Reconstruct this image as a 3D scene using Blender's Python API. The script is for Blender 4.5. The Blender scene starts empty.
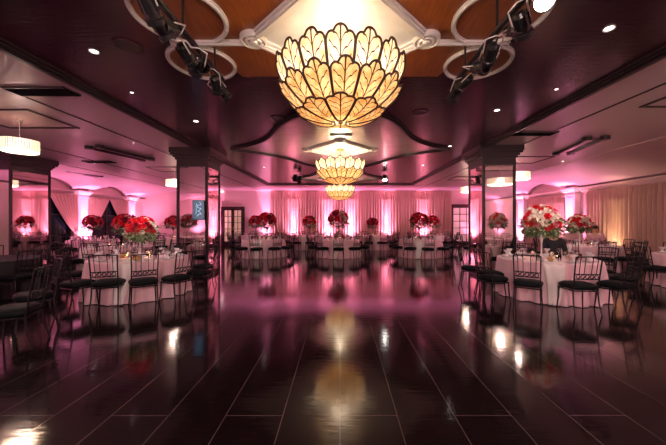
import bpy, math, random
from math import pi, sin, cos, sqrt, atan2, radians as R
from mathutils import Vector, Matrix
random.seed(7)
C = bpy.context.scene.collection
sc = bpy.context.scene
F = 296.0; CX = 340.0; CY = 222.5; H = 1.52
CEIL = 3.62
def X(px, D): return (px - CX) / F * D
def Z(py, D): return H + (CY - py) / F * D
def cD(py): return F * (CEIL - H) / (CY - py)

# ---------------------------------------------------------------- materials
def nt(name):
    m = bpy.data.materials.new(name); m.use_nodes = True
    return m, m.node_tree.nodes, m.node_tree.links, m.node_tree.nodes['Principled BSDF']
def mat(name, col, rough=.5, metal=0, emit=None, es=0, coat=0, trans=0, ior=1.45, noise=0, nscale=8, bump=0, bscale=40, sheen=0, spec=None):
    m, N, L, b = nt(name)
    b.inputs['Base Color'].default_value = (*col, 1); b.inputs['Roughness'].default_value = rough
    b.inputs['Metallic'].default_value = metal; b.inputs['Coat Weight'].default_value = coat
    b.inputs['Transmission Weight'].default_value = trans; b.inputs['IOR'].default_value = ior
    b.inputs['Sheen Weight'].default_value = sheen
    if spec is not None: b.inputs['Specular IOR Level'].default_value = spec
    if emit: b.inputs['Emission Color'].default_value = (*emit, 1); b.inputs['Emission Strength'].default_value = es
    if noise or bump:
        tc = N.new('ShaderNodeTexCoord')
    if noise:
        n = N.new('ShaderNodeTexNoise'); n.inputs['Scale'].default_value = nscale; n.inputs['Detail'].default_value = 5
        r = N.new('ShaderNodeMix'); r.data_type = 'RGBA'
        r.inputs[6].default_value = (*[c * (1 - noise) for c in col], 1); r.inputs[7].default_value = (*[min(1, c * (1 + noise)) for c in col], 1)
        L.new(tc.outputs['Object'], n.inputs['Vector']); L.new(n.outputs['Fac'], r.inputs[0]); L.new(r.outputs[2], b.inputs['Base Color'])
    if bump:
        n = N.new('ShaderNodeTexNoise'); n.inputs['Scale'].default_value = bscale
        bp = N.new('ShaderNodeBump'); bp.inputs['Strength'].default_value = bump; bp.inputs['Distance'].default_value = .01
        L.new(tc.outputs['Object'], n.inputs['Vector']); L.new(n.outputs['Fac'], bp.inputs['Height']); L.new(bp.outputs['Normal'], b.inputs['Normal'])
    return m
def streak(N, L, b, st_):
    tc = N.new('ShaderNodeTexCoord'); mp = N.new('ShaderNodeMapping'); mp.inputs['Scale'].default_value = (1.2, 16, 1)
    n = N.new('ShaderNodeTexNoise'); n.inputs['Scale'].default_value = 2; n.inputs['Detail'].default_value = 3
    bp = N.new('ShaderNodeBump'); bp.inputs['Strength'].default_value = st_; bp.inputs['Distance'].default_value = .006
    L.new(tc.outputs['Object'], mp.inputs[0]); L.new(mp.outputs[0], n.inputs['Vector']); L.new(n.outputs['Fac'], bp.inputs['Height']); L.new(bp.outputs['Normal'], b.inputs['Normal'])
def floor_mat():
    m, N, L, b = nt('dark_polished_planks')
    tc = N.new('ShaderNodeTexCoord'); mp = N.new('ShaderNodeMapping'); mp.inputs['Rotation'].default_value = (0, 0, pi / 2)
    mp.inputs['Location'].default_value = (0, 0, 0)
    br = N.new('ShaderNodeTexBrick'); br.inputs['Scale'].default_value = 1; br.inputs['Brick Width'].default_value = 6.3
    br.inputs['Row Height'].default_value = .45; br.inputs['Mortar Size'].default_value = .0026; br.inputs['Mortar Smooth'].default_value = 0
    br.offset = .37; br.inputs['Color1'].default_value = (.016, .009, .009, 1); br.inputs['Color2'].default_value = (.011, .006, .007, 1)
    br.inputs['Mortar'].default_value = (.13, .10, .10, 1)
    L.new(tc.outputs['Object'], mp.inputs[0]); L.new(mp.outputs[0], br.inputs['Vector']); L.new(br.outputs['Color'], b.inputs['Base Color'])
    n = N.new('ShaderNodeTexNoise'); n.inputs['Scale'].default_value = 2.3; n.inputs['Detail'].default_value = 6
    L.new(tc.outputs['Object'], n.inputs['Vector'])
    mr = N.new('ShaderNodeMapRange'); mr.inputs[1].default_value = .3; mr.inputs[2].default_value = .7; mr.inputs[3].default_value = .06; mr.inputs[4].default_value = .125
    L.new(n.outputs['Fac'], mr.inputs[0]); L.new(mr.outputs[0], b.inputs['Roughness'])
    n2 = N.new('ShaderNodeTexNoise'); n2.inputs['Scale'].default_value = 14; n2.inputs['Detail'].default_value = 3
    m2 = N.new('ShaderNodeMapping'); m2.inputs['Scale'].default_value = (.35, 1.6, 1); L.new(tc.outputs['Object'], m2.inputs[0]); L.new(m2.outputs[0], n2.inputs['Vector'])
    bp = N.new('ShaderNodeBump'); bp.inputs['Strength'].default_value = .2; bp.inputs['Distance'].default_value = .004
    L.new(n2.outputs['Fac'], bp.inputs['Height']); L.new(bp.outputs['Normal'], b.inputs['Normal'])
    b.inputs['Specular IOR Level'].default_value = .85
    return m
def wood_mat():
    m, N, L, b = nt('orange_veneer')
    tc = N.new('ShaderNodeTexCoord'); mp = N.new('ShaderNodeMapping'); mp.inputs['Scale'].default_value = (14, 1.2, 1)
    n = N.new('ShaderNodeTexNoise'); n.inputs['Scale'].default_value = 2.5; n.inputs['Detail'].default_value = 8
    r = N.new('ShaderNodeMix'); r.data_type = 'RGBA'; r.inputs[6].default_value = (.10, .022, .006, 1); r.inputs[7].default_value = (.38, .11, .03, 1)
    L.new(tc.outputs['Object'], mp.inputs[0]); L.new(mp.outputs[0], n.inputs['Vector']); L.new(n.outputs['Fac'], r.inputs[0]); L.new(r.outputs[2], b.inputs['Base Color'])
    b.inputs['Roughness'].default_value = .28
    return m
def leaf_metal():
    m, N, L, b = nt('silver_leaf')
    tc = N.new('ShaderNodeTexCoord'); mp = N.new('ShaderNodeMapping'); mp.inputs['Scale'].default_value = (1, 9, 1)
    n = N.new('ShaderNodeTexNoise'); n.inputs['Scale'].default_value = 2; n.inputs['Detail'].default_value = 7
    r = N.new('ShaderNodeMix'); r.data_type = 'RGBA'; r.inputs[6].default_value = (.36, .33, .31, 1); r.inputs[7].default_value = (.78, .74, .70, 1)
    L.new(tc.outputs['Object'], mp.inputs[0]); L.new(mp.outputs[0], n.inputs['Vector']); L.new(n.outputs['Fac'], r.inputs[0]); L.new(r.outputs[2], b.inputs['Base Color'])
    b.inputs['Metallic'].default_value = .5; b.inputs['Roughness'].default_value = .24
    streak(N, L, b, .5)
    return m
def petal_mat(name, col, es):
    m, N, L, b = nt(name)
    N.remove(b); out = [x for x in N if x.type == 'OUTPUT_MATERIAL'][0]
    uv = N.new('ShaderNodeUVMap'); sp = N.new('ShaderNodeSeparateXYZ'); L.new(uv.outputs[0], sp.inputs[0])
    def M(op, a, c=None, d=None):
        n = N.new('ShaderNodeMath'); n.operation = op
        for i, v in enumerate((a, c, d)):
            if v is None: continue
            if isinstance(v, (int, float)): n.inputs[i].default_value = v
            else: L.new(v, n.inputs[i])
        return n.outputs[0]
    au = M('ABSOLUTE', M('SUBTRACT', M('MULTIPLY', sp.outputs[0], 2), 1))
    mid = M('LESS_THAN', au, .06)
    k = M('SUBTRACT', M('MULTIPLY', sp.outputs[1], 5.5), M('MULTIPLY', M('POWER', au, .7), 2.2))
    fr = M('FRACT', k)
    vein = M('LESS_THAN', fr, .14)
    vein = M('MULTIPLY', vein, M('LESS_THAN', au, .82))
    msk = M('MAXIMUM', mid, vein)
    tc = N.new('ShaderNodeTexCoord'); n = N.new('ShaderNodeTexNoise'); n.inputs['Scale'].default_value = 9; n.inputs['Detail'].default_value = 4
    L.new(tc.outputs['Object'], n.inputs['Vector'])
    r = N.new('ShaderNodeMix'); r.data_type = 'RGBA'
    r.inputs[6].default_value = (col[0] * .8, col[1] * .62, col[2] * .4, 1); r.inputs[7].default_value = (*col, 1)
    mr = N.new('ShaderNodeMapRange'); mr.inputs[1].default_value = .35; mr.inputs[2].default_value = .6
    L.new(n.outputs['Fac'], mr.inputs[0]); L.new(mr.outputs[0], r.inputs[0])
    r2 = N.new('ShaderNodeMix'); r2.data_type = 'RGBA'; r2.inputs[7].default_value = (.07, .028, .008, 1)
    L.new(msk, r2.inputs[0]); L.new(r.outputs[2], r2.inputs[6])
    tr = N.new('ShaderNodeBsdfTranslucent'); L.new(r2.outputs[2], tr.inputs[0])
    em = N.new('ShaderNodeEmission'); em.inputs[1].default_value = es; L.new(r2.outputs[2], em.inputs[0])
    gl = N.new('ShaderNodeBsdfPrincipled'); gl.inputs['Roughness'].default_value = .35; L.new(r2.outputs[2], gl.inputs['Base Color'])
    mx = N.new('ShaderNodeMixShader'); mx.inputs[0].default_value = .5; L.new(tr.outputs[0], mx.inputs[1]); L.new(gl.outputs[0], mx.inputs[2])
    ad = N.new('ShaderNodeAddShader'); L.new(mx.outputs[0], ad.inputs[0]); L.new(em.outputs[0], ad.inputs[1]); L.new(ad.outputs[0], out.inputs[0])
    return m
MT = dict(
    floor=floor_mat(), wood=wood_mat(), leaf=leaf_metal(),
    wall=mat('painted_plaster', (.72, .56, .52), .6, bump=.05, bscale=30),
    pink_ceiling=mat('satin_plaster_ceiling', (.50, .385, .40), .38, noise=.06, nscale=1.5),
    dark_ceiling=mat('lacquered_ceiling', (.042, .012, .019), .2, noise=.25, nscale=2),
    dark_trim=mat('dark_bronze_trim', (.03, .018, .02), .35),
    trim=mat('cream_trim', (.74, .60, .54), .5),
    pil=mat('white_pilaster', (.85, .75, .74), .5),
    silver=mat('silver_moulding', (.62, .60, .58), .38, metal=.25),
    mirror=mat('mirror_glass', (.72, .66, .66), .03, metal=1),
    cmirror=mat('aged_ceiling_mirror', (.62, .62, .62), .5, metal=.45, noise=.4, nscale=3),
    drape=mat('tan_drape', (.60, .40, .32), .75, sheen=.3, bump=.1, bscale=60),
    cloth=mat('blush_satin', (.80, .53, .59), .5, sheen=.3),
    runner=mat('ivory_satin', (.88, .82, .80), .45),
    dark_cloth=mat('black_cloth', (.02, .014, .018), .7),
    iron=mat('black_iron', (.012, .010, .012), .35, metal=.3),
    cushion=mat('black_vinyl', (.006, .008, .009), .55, spec=.12),
    matt=mat('matt_black', (.006, .005, .006), .95, spec=.05),
    black=mat('black_plastic', (.012, .012, .013), .3),
    china=mat('white_china', (.85, .80, .80), .2),
    napkin=mat('white_linen', (.82, .76, .78), .8),
    wine=mat('wine_napkin', (.25, .02, .05), .8),
    glass=mat('clear_glass', (.95, .92, .93), .03, trans=1, ior=1.3),
    crystal=mat('lit_crystal', (.95, .85, .68), .2, emit=(1, .80, .55), es=.2, noise=.1, nscale=30),
    lead=mat('dark_leading', (.05, .022, .01), .5),
    gold=mat('aged_gold', (.55, .36, .14), .3, metal=.8),
    red=mat('red_petal', (.75, .012, .035), .6), dred=mat('dark_red_petal', (.26, .006, .025), .6),
    white=mat('white_petal', (.85, .74, .64), .6), pink=mat('pink_petal', (.75, .20, .28), .6),
    green=mat('leaf_green', (.10, .16, .06), .55), pgreen=mat('pale_leaf_green', (.26, .34, .18), .55),
    skin=mat('skin', (.50, .26, .17), .55), hair=mat('dark_hair', (.02, .012, .01), .5),
    suit=mat('black_jacket', (.012, .010, .014), .75), dress=mat('rose_dress', (.55, .30, .32), .7),
    night=mat('night_glass', (.01, .02, .025), .05, spec=.6), doorwood=mat('dark_door_wood', (.045, .018, .016), .4),
    pane=mat('lit_frosted_pane', (.75, .55, .45), .3, emit=(1, .55, .40), es=.12),
    rpane=mat('dim_frosted_pane', (.6, .42, .42), .25, emit=(1, .5, .5), es=.12),
    tvscreen=mat('blue_screen', (.01, .03, .06), .3, emit=(.02, .10, .20), es=.25),
    tvtext=mat('screen_writing', (.3, .5, .7), .3, emit=(.45, .75, 1), es=.35),
    lens=mat('lit_lens', (1, 1, 1), .3, emit=(1, .95, .88), es=14),
    down=mat('downlight_lens', (1, 1, 1), .3, emit=(1, .86, .80), es=4),
    pinklens=mat('magenta_lens', (1, .5, .8), .3, emit=(1, .30, .62), es=10),
    flame=mat('candle_flame', (1, .6, .3), .5, emit=(1, .55, .22), es=9),
    redglow=mat('red_glass', (.5, .02, .03), .2),
    shrub=mat('shrub_leaf', (.05, .3, .09), .7),
    petal_hi=petal_mat('pale_shell_glass', (1, .86, .66), .22),
    petal_mid=petal_mat('amber_shell_glass', (1, .70, .36), .23),
    petal_low=petal_mat('deep_amber_shell_glass', (1, .62, .26), .23),
)

_m = MT['dark_ceiling']; streak(_m.node_tree.nodes, _m.node_tree.links, _m.node_tree.nodes['Principled BSDF'], .35)
# ---------------------------------------------------------------- mesh builder
class MB:
    def __init__(s): s.v = []; s.f = []; s.mi = []; s.uv = {}
    def add(s, vs, fs, mi=0):
        o = len(s.v); s.v += [tuple(v) for v in vs]; s.f += [tuple(i + o for i in f) for f in fs]; s.mi += [mi] * len(fs); return s
    def box(s, c, d, mi=0, rz=0, rx=0, ry=0):
        M = Matrix.Rotation(rz, 3, 'Z') @ Matrix.Rotation(ry, 3, 'Y') @ Matrix.Rotation(rx, 3, 'X')
        vs = [Vector(c) + M @ Vector((x * d[0] / 2, y * d[1] / 2, z * d[2] / 2)) for x in (-1, 1) for y in (-1, 1) for z in (-1, 1)]
        return s.add(vs, [(0, 1, 3, 2), (4, 6, 7, 5), (0, 4, 5, 1), (2, 3, 7, 6), (0, 2, 6, 4), (1, 5, 7, 3)], mi)
    def tube(s, pts, r, n=6, mi=0, closed=False, caps=True):
        pts = [Vector(p) for p in pts]; k = len(pts); rs = r if isinstance(r, (list, tuple)) else [r] * k
        vs = []; up = None
        for i, p in enumerate(pts):
            if closed: t = pts[(i + 1) % k] - pts[i - 1]
            else: t = pts[min(i + 1, k - 1)] - pts[max(i - 1, 0)]
            t.normalize()
            if up is None: up = Vector((0, 0, 1)) if abs(t.z) < .9 else Vector((1, 0, 0))
            a = t.cross(up)
            if a.length < 1e-4: a = t.orthogonal()
            a.normalize(); b = a.cross(t).normalized(); up = b
            for j in range(n):
                an = 2 * pi * j / n; vs.append(p + (a * cos(an) + b * sin(an)) * rs[i])
        fs = []
        for i in range(k if closed else k - 1):
            for j in range(n):
                i2 = (i + 1) % k; fs.append((i * n + j, i * n + (j + 1) % n, i2 * n + (j + 1) % n, i2 * n + j))
        if caps and not closed: fs += [tuple(range(n))[::-1], tuple((k - 1) * n + j for j in range(n))]
        return s.add(vs, fs, mi)
    def lathe(s, prof, c=(0, 0, 0), n=16, mi=0, M=None, caps=True):
        c = Vector(c); vs = []; k = len(prof)
        for r, z in prof:
            for j in range(n):
                v = Vector((r * cos(2 * pi * j / n), r * sin(2 * pi * j / n), z))
                vs.append(c + (M @ v if M else v))
        fs = [(i * n + j, i * n + (j + 1) % n, (i + 1) * n + (j + 1) % n, (i + 1) * n + j) for i in range(k - 1) for j in range(n)]
        if caps: fs += [tuple(range(n))[::-1], tuple((k - 1) * n + j for j in range(n))]
        return s.add(vs, fs, mi)
    def grid(s, fn, nu, nv, mi=0):
        vs = [fn(i / nu, j / nv) for j in range(nv + 1) for i in range(nu + 1)]
        return s.add(vs, [(j * (nu + 1) + i, j * (nu + 1) + i + 1, (j + 1) * (nu + 1) + i + 1, (j + 1) * (nu + 1) + i) for j in range(nv) for i in range(nu)], mi)
    def poly(s, pts, z0, z1, mi=0):
        n = len(pts); vs = [(x, y, z0) for x, y in pts] + [(x, y, z1) for x, y in pts]
        return s.add(vs, [tuple(range(n))[::-1], tuple(range(n, 2 * n))] + [(i, (i + 1) % n, (i + 1) % n + n, i + n) for i in range(n)], mi)
    def mesh(s, name, mats, smooth=False):
        me = bpy.data.meshes.new(name); me.from_pydata(s.v, [], s.f)
        for m in (mats if isinstance(mats, (list, tuple)) else [mats]): me.materials.append(m)
        me.polygons.foreach_set('material_index', s.mi)
        if smooth: me.polygons.foreach_set('use_smooth', [True] * len(s.f))
        me.update(); return me
    def build(s, name, mats, parent=None, smooth=False, loc=None):
        o = bpy.data.objects.new(name, s.mesh(name, mats, smooth)); C.objects.link(o)
        if parent: o.parent = parent
        if loc: o.location = loc
        return o
def tag(o, label=None, cat=None, group=None, kind=None):
    if label: o['label'] = label
    if cat: o['category'] = cat
    if group: o['group'] = group
    if kind: o['kind'] = kind
    return o
def empty(name, loc=(0, 0, 0), rz=0):
    o = bpy.data.objects.new(name, None); C.objects.link(o); o.location = loc; o.rotation_euler = (0, 0, rz); o.empty_display_size = .1; return o
def copy_tree(o, parent=None):
    c = o.copy(); C.objects.link(c)
    if parent: c.parent = parent
    for ch in list(o.children): copy_tree(ch, c)
    return c
class Proto:
    def __init__(s, fn): s.fn = fn; s.o = None
    def place(s, loc, rz, label, cat, group=None, scale=1):
        if s.o is None: s.o = s.fn(); o = s.o
        else: o = copy_tree(s.o)
        o.location = loc; o.rotation_euler = (0, 0, rz); o.scale = (scale,) * 3
        for k in ('label', 'category', 'group'):
            if k in o: del o[k]
        tag(o, label, cat, group); return o
def st(o, label=None): return tag(o, label, kind='structure')
def lamp(kind, name, loc, col, power, **kw):
    l = bpy.data.lights.new(name, kind); l.color = col; l.energy = power
    o = bpy.data.objects.new(name, l); C.objects.link(o); o.location = loc
    if 'rot' in kw: o.rotation_euler = kw.pop('rot')
    for k, v in kw.items(): setattr(l, k, v)
    return o

# ---------------------------------------------------------------- room shell
YB, YF = 19.5, -6.5           # back wall, wall behind the viewer
XL, XR = -13.0, 10.7
LFL, RFL = -10.0, 7.9         # where the flat side ceilings turn into the coves
CZ = 3.06                     # cornice height
CW = 3.95                     # half width of the dark ceiling
CYE = 16.15
st(MB().box(((XL + XR) / 2, (YB + YF) / 2, -.05), (XR - XL + .4, YB - YF + .4, .1)).build('floor', MT['floor']))
st(MB().box((0, (CYE + YF) / 2, CEIL + .05), (2 * CW, CYE - YF, .1)).build('ceiling', MT['dark_ceiling']), 'dark lacquered central ceiling')
pc = MB()
pc.box(((LFL - CW) / 2, (YB + YF) / 2, CEIL + .05), (-CW - LFL, YB - YF, .1))
pc.box(((RFL + CW) / 2, (YB + YF) / 2, CEIL + .05), (RFL - CW, YB - YF, .1))
pc.box((0, (YB + CYE) / 2, CEIL + .05), (2 * CW, YB - CYE, .1))
st(pc.build('ceiling', MT['pink_ceiling']), 'pale side ceilings')
# coves, with a shallow barrel vault over each bay
def cove(x0, x1, bays, name):
    b = MB(); ny = 200
    def fn(u, v):
        y = YF + (YB - YF) * v; t = u
        z = CZ + (CEIL - CZ) * (1 - (1 - (1 - t)) ** 2.0) if False else CZ + (CEIL - CZ) * sin((1 - t) * pi / 2) ** .9
        for yc, w in bays:
            d = (y - yc) / w
            if abs(d) < 1:
                zv = CZ + (CEIL - .04 - CZ) * sqrt(max(0, 1 - d * d))
                z = max(z, zv - .02 * t)
        return (x0 + (x1 - x0) * t, y, z)
    b.grid(fn, 24, ny)
    return st(b.build('ceiling', MT['pink_ceiling'], smooth=True))
LP = [7.8, 11.25, 14.7, 18.15]; RP = [13.45, 17.1]
cove(LFL, XL, [(9.5, 1.25), (12.97, 1.25), (16.4, 1.25)], 'cove').update_tag()
cove(RFL, XR, [(15.3, 1.3)], 'cove')
st(MB().box((XL - .1, (YB + YF) / 2, 1.85), (.2, YB - YF, 3.8)).build('wall_left', MT['wall']))
st(MB().box((XR + .1, (YB + YF) / 2, 1.85), (.2, YB - YF, 3.8)).build('wall_right', MT['wall']))
st(MB().box(((XL + XR) / 2, YB + .1, 1.85), (XR - XL, .2, 3.8)).build('wall_back', MT['wall']))
st(MB().box(((XL + XR) / 2, YF - .1, 1.85), (XR - XL, .2, 3.8)).build('wall_front', MT['wall']))
tn = [0]
def trim(b, m, label=None, smooth=False):
    tn[0] += 1; return st(b.build('trim_%d' % tn[0], m, smooth=smooth), label)
for x, s in ((XL, 1), (XR, -1)):    # cornice
    b = MB()
    for w, z0, z1 in ((.06, CZ - .22, CZ - .14), (.12, CZ - .14, CZ - .06), (.2, CZ - .06, CZ)):
        b.box((x + s * w / 2, (YB + YF) / 2, (z0 + z1) / 2), (w, YB - YF, z1 - z0))
    trim(b, MT['trim'], 'cream cornice below the cove')
for x, s, nm in ((XL, 1, 'left'), (XR, -1, 'right')):
    st(MB().box((x + s * .015, (YB + YF) / 2, .07), (.03, YB - YF, .14)).build('baseboard_' + nm, MT['trim']))
# stepped edge of the dark ceiling
for s in (-1, 1):
    b = MB()
    for w, zz in ((.22, .03), (.14, .06), (.06, .09)): b.box((s * CW, (CYE + YF) / 2, CEIL - zz / 2), (w, CYE - YF, zz))
    trim(b, MT['dark_trim'], 'stepped dark edge of the central ceiling')
b = MB()
for w, zz in ((.3, .03), (.14, .06)): b.box((0, CYE, CEIL - zz / 2), (2 * CW + .2, w, zz))
trim(b, MT['dark_trim'])
# thin reveal lines in the pale ceilings
for x in (-5.25, -8.35, 4.9):
    trim(MB().box((x, (YB + YF) / 2, CEIL - .006), (.035, YB - YF, .014)), MT['dark_trim'], 'thin dark groove in the pale ceiling')
for x in (RFL, LFL):
    trim(MB().box((x, (YB + YF) / 2, CEIL - .012), (.05, YB - YF, .026)), MT['trim'])
# pilasters
def pilaster(x, s, y):
    b = MB(); w = .56
    b.box((x + s * .13, y, 1.42), (.26, w, 2.84)); b.box((x + s * .15, y, .12), (.3, w + .08, .24))
    b.box((x + s * .265, y, 1.5), (.02, w - .16, 2.3))
    for i, (e, z0, z1) in enumerate(((.03, 2.72, 2.78), (.05, 2.86, 2.92), (.09, 2.92, 2.99), (.14, 2.99, 3.08))):
        b.box((x + s * (.13 + e / 2), y, (z0 + z1) / 2), (.26 + e, w + 2 * e, z1 - z0))
    trim(b, MT['pil'], 'pale pilaster')
for y in LP: pilaster(XL, 1, y)
for y in RP: pilaster(XR, -1, y)
# windows in the left wall bays
wn = [0]
for yc in (9.5, 12.97, 16.4):
    wn[0] += 1
    e = st(empty('window_%d' % wn[0], (XL + .03, yc, 0)))
    b = MB().box((0, 0, 1.55), (.04, 2.3, 2.5)); b.build('glass', MT['night'], e)
    b = MB()
    for yy in (-1.18, 1.18): b.box((.03, yy, 1.55), (.08, .07, 2.6))
    for zz in (.28, 2.82): b.box((.03, 0, zz), (.08, 2.4, .07))
    b.box((.03, 0, 1.55), (.05, .04, 2.5)); b.box((.03, 0, 1.9), (.05, 2.3, .04))
    b.build('window_frame', MT['dark_trim'], e)

# ---------------------------------------------------------------- doors
def door(n, x, w, h, leaves, cols, rows, pane, m2):
    e = st(empty('door_%d' % n, (x, YB - .02, 0)))
    b = MB()
    b.box((-w / 2 - .06, 0, h / 2), (.12, .1, h)); b.box((w / 2 + .06, 0, h / 2), (.12, .1, h)); b.box((0, 0, h + .06), (w + .24, .1, .12))
    b.build('door_frame', MT['doorwood'], e)
    lw = w / leaves
    for k in range(leaves):
        cx = -w / 2 + lw * (k + .5); b = MB(); st_ = .1
        b.box((cx - lw / 2 + st_ / 2, 0, h / 2), (st_, .06, h)); b.box((cx + lw / 2 - st_ / 2, 0, h / 2), (st_, .06, h))
        b.box((cx, 0, .14), (lw, .06, .28)); b.box((cx, 0, h - .06), (lw, .06, .12))
        iw, z0, z1 = lw - 2 * st_, .28, h - .12
        for c in range(1, cols): b.box((cx - iw / 2 + iw * c / cols, -.005, (z0 + z1) / 2), (.03, .05, z1 - z0))
        for r in range(1, rows): b.box((cx, -.005, z0 + (z1 - z0) * r / rows), (iw, .05, .03))
        lf = b.build('door_leaf', MT['doorwood'], e)
        MB().box((cx, .01, (z0 + z1) / 2), (iw, .015, z1 - z0)).build('pane', pane, lf)
        MB().tube([(cx + (lw / 2 - .05) * (1 if k == 0 else -1), -.06, 1.0), (cx + (lw / 2 - .05) * (1 if k == 0 else -1), -.06, 1.25)], .012).build('door_handle', MT['gold'], lf)
door(1, X(233, YB), 1.3, 2.44, 2, 2, 5, MT['pane'], None)
door(2, X(463, YB), 1.5, 2.6, 1, 3, 5, MT['rpane'], None)

# ---------------------------------------------------------------- drapes
def pleat(L, n, seed):
    rr = random.Random(seed); ph = [rr.uniform(0, 6.28) for _ in range(4)]
    return lambda u: .062 * sin(2 * pi * n * u + .8 * sin(2 * pi * u * 3 + ph[0])) + .018 * sin(2 * pi * n * 2.3 * u + ph[1]) + .02 * sin(2 * pi * u * 1.7 + ph[2])
def drape(x0, y0, x1, y1, z1, nx, label, seed, group=None, cat='curtain'):
    dx, dy = x1 - x0, y1 - y0; L = sqrt(dx * dx + dy * dy); nx_, ny_ = -dy / L, dx / L
    n = L / .17; p = pleat(L, n, seed)
    b = MB()
    def fn(off):
        def f(u, v):
            o = p(u) * (.55 + .45 * v if False else 1 - .35 * v) + off
            return (x0 + dx * u + nx_ * o, y0 + dy * u + ny_ * o, .01 + (z1 - .01) * v)
        return f
    b.grid(fn(0), int(L / .17 * 9), 6)
    o = b.build('curtain', MT['drape'], smooth=True)
    sd = o.modifiers.new('t', 'SOLIDIFY'); sd.thickness = .006
    return tag(o, label, cat, group)
UX = [X(px, YB) for px in (267, 294, 328, 351, 386, 422)]
edges = [X(271, YB)] + UX[1:] + [X(451, YB)]
nm = ['leftmost tan pleated curtain on the back wall, beside the pink plaster', 'second tan curtain from the left on the back wall',
      'tan back wall curtain left of the centre chandeliers', 'tan back wall curtain right behind the chandeliers',
      'tan back wall curtain just right of the middle uplight', 'rightmost tan curtain on the back wall beside the dark door']
for i in range(len(edges) - 1):
    drape(edges[i], YB - .12, edges[i + 1], YB - .12, 3.58, 0, nm[i], 20 + i)
# right wall drapes
rd = [(12.75, 9.9, 'tan pleated curtain on the right wall next to the glowing pilaster'), (9.9, 6.9, 'tan pleated curtain at the right edge of the photo'), (16.7, 13.85, 'rosy curtain between the two pilasters of the right wall'), (19.3, 17.5, 'curtain in the far right corner of the hall')]
for i, (a, c, l) in enumerate(rd): drape(XR - .16, a, XR - .16, c, 2.84, 0, l, 60 + i)
drape(XR - .16, 6.9, XR - .16, 1.5, 2.84, 0, 'curtain on the right wall just beyond the photo edge', 77)
# tied-back curtains on the left wall
def tied(c, p, label, seed):
    rr = random.Random(seed); ph = rr.uniform(0, 6)
    def half(z):
        top, tie = 2.84, 1.05
        if z > tie:
            t = (z - tie) / (top - tie); return .16 + (abs(p - c) - .16) * t ** .8
        t = (tie - z) / tie; return .16 + .16 * t ** .6
    s = 1 if c > p else -1
    def f(u, v):
        z = .01 + 2.83 * v; w = half(z)
        return (XL + .22 + .05 * sin(u * 2 * pi * 8 + ph) * (.6 + .4 * v) + .04 * (1 - abs(2 * u - 1)), p + s * w * u, z)
    b = MB(); b.grid(f, 72, 26)
    o = b.build('curtain', MT['drape'], smooth=True); m = o.modifiers.new('t', 'SOLIDIFY'); m.thickness = .006
    e = empty('tied_curtain', (0, 0, 0)); o.name = 'curtain_panel'; o.parent = e
    MB().tube([(XL + .13, p, 1.2), (XL + .34, p + s * .03, 1.08), (XL + .36, p + s * .12, 1.04), (XL + .2, p + s * .2, 1.05), (XL + .1, p + s * .1, 1.1)], .022, closed=True).build('tieback', MT['drape'], e, smooth=True)
    return tag(e, label, 'curtain')
tied(12.97, 14.4, 'tan curtain tied back beside the first glowing pilaster, dark window to its left', 1)
tied(12.97, 11.55, 'tan curtain tied back on the left wall, mostly behind the mirrored pier', 2)
tied(16.4, 15.0, 'tan tied curtain right of the first glowing pilaster on the left wall', 3)
tied(16.4, 17.85, 'tan tied curtain nearest the far left corner', 4)
tied(9.5, 10.95, 'tan tied curtain at the very left edge of the photo', 5)
tied(9.5, 8.1, 'tan tied curtain on the left wall in front of the mirrored pier', 6)

# ---------------------------------------------------------------- mirrored columns
def column(x0, x1, y0, w, label, lean=True):
    cx, cy = (x0 + x1) / 2, y0 + w / 2; W = x1 - x0
    e = tag(empty('mirrored_column', (cx, cy, 0)), label, 'column')
    zt = 3.2; hw, hd = W / 2, w / 2
    MB().box((0, 0, zt / 2), (W - .04, w - .04, zt)).build('core', MT['dark_trim'], e)
    for sx, sy in ((0, -1), (0, 1), (1, 0), (-1, 0)):
        if sx: MB().box((sx * hw, 0, (zt + .1) / 2), (.012, w - .1, zt - .1)).build('mirror_panel', MT['mirror'], e)
        else: MB().box((0, sy * hd, (zt + .1) / 2), (W - .1, .012, zt - .1)).build('mirror_panel', MT['mirror'], e)
    b = MB()
    for sx in (-1, 1):
        for sy in (-1, 1): b.box((sx * hw, sy * hd, zt / 2), (.055, .055, zt))
    b.build('corner_trim', MT['dark_trim'], e)
    b = MB().box((0, 0, .06), (W + .04, w + .04, .12)); b.build('base', MT['dark_trim'], e)
    b = MB()
    for ex, z0, z1 in ((.05, 3.1, 3.3), (.12, 3.3, 3.36), (.2, 3.36, 3.42), (.30, 3.42, 3.48), (.34, 3.48, CEIL)):
        b.box((0, 0, (z0 + z1) / 2), (W + ex, w + ex, z1 - z0))
    b.build('crown', MT['dark_trim'], e)
    return e
column(X(178, 8.4), X(207, 8.4), 8.4, .84, 'square mirrored column left of the dance floor with dark crown')
column(X(483.3, 8.15), X(514.5, 8.15), 8.15, .86, 'square mirrored column right of the dance floor with dark crown')
column(-10.9, -9.85, 8.85, 1.18, 'wide mirrored pier at the left edge reflecting pink curtains')

# display added on the left column, standing in for a screen reflected there
tv = tag(empty('television', (X(199.5, 8.3), 8.24, Z(210, 8.3)), R(22)), 'blue portrait screen with pale handwriting, standing in for a reflection in the left mirrored column', 'television')
MB().box((0, 0, 0), (.30, .03, .56)).build('casing', MT['black'], tv)
MB().box((0, -.017, 0), (.27, .004, .53)).build('screen', MT['tvscreen'], tv)
b = MB(); pts = [(.02 + .05 * sin(t * 2.1), -.022, .2 - t * .045 + .018 * cos(t * 3.3)) for t in [i * .25 for i in range(34)]]
b.tube(pts, .005, 4); b.tube([(-.05, -.022, .18), (-.06, -.022, -.12)], .004, 4)
b.build('handwriting', MT['tvtext'], tv)
MB().box((0, .06, 0), (.08, .1, .08)).build('bracket', MT['black'], tv)  # added mount for the stand-in screen

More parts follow.
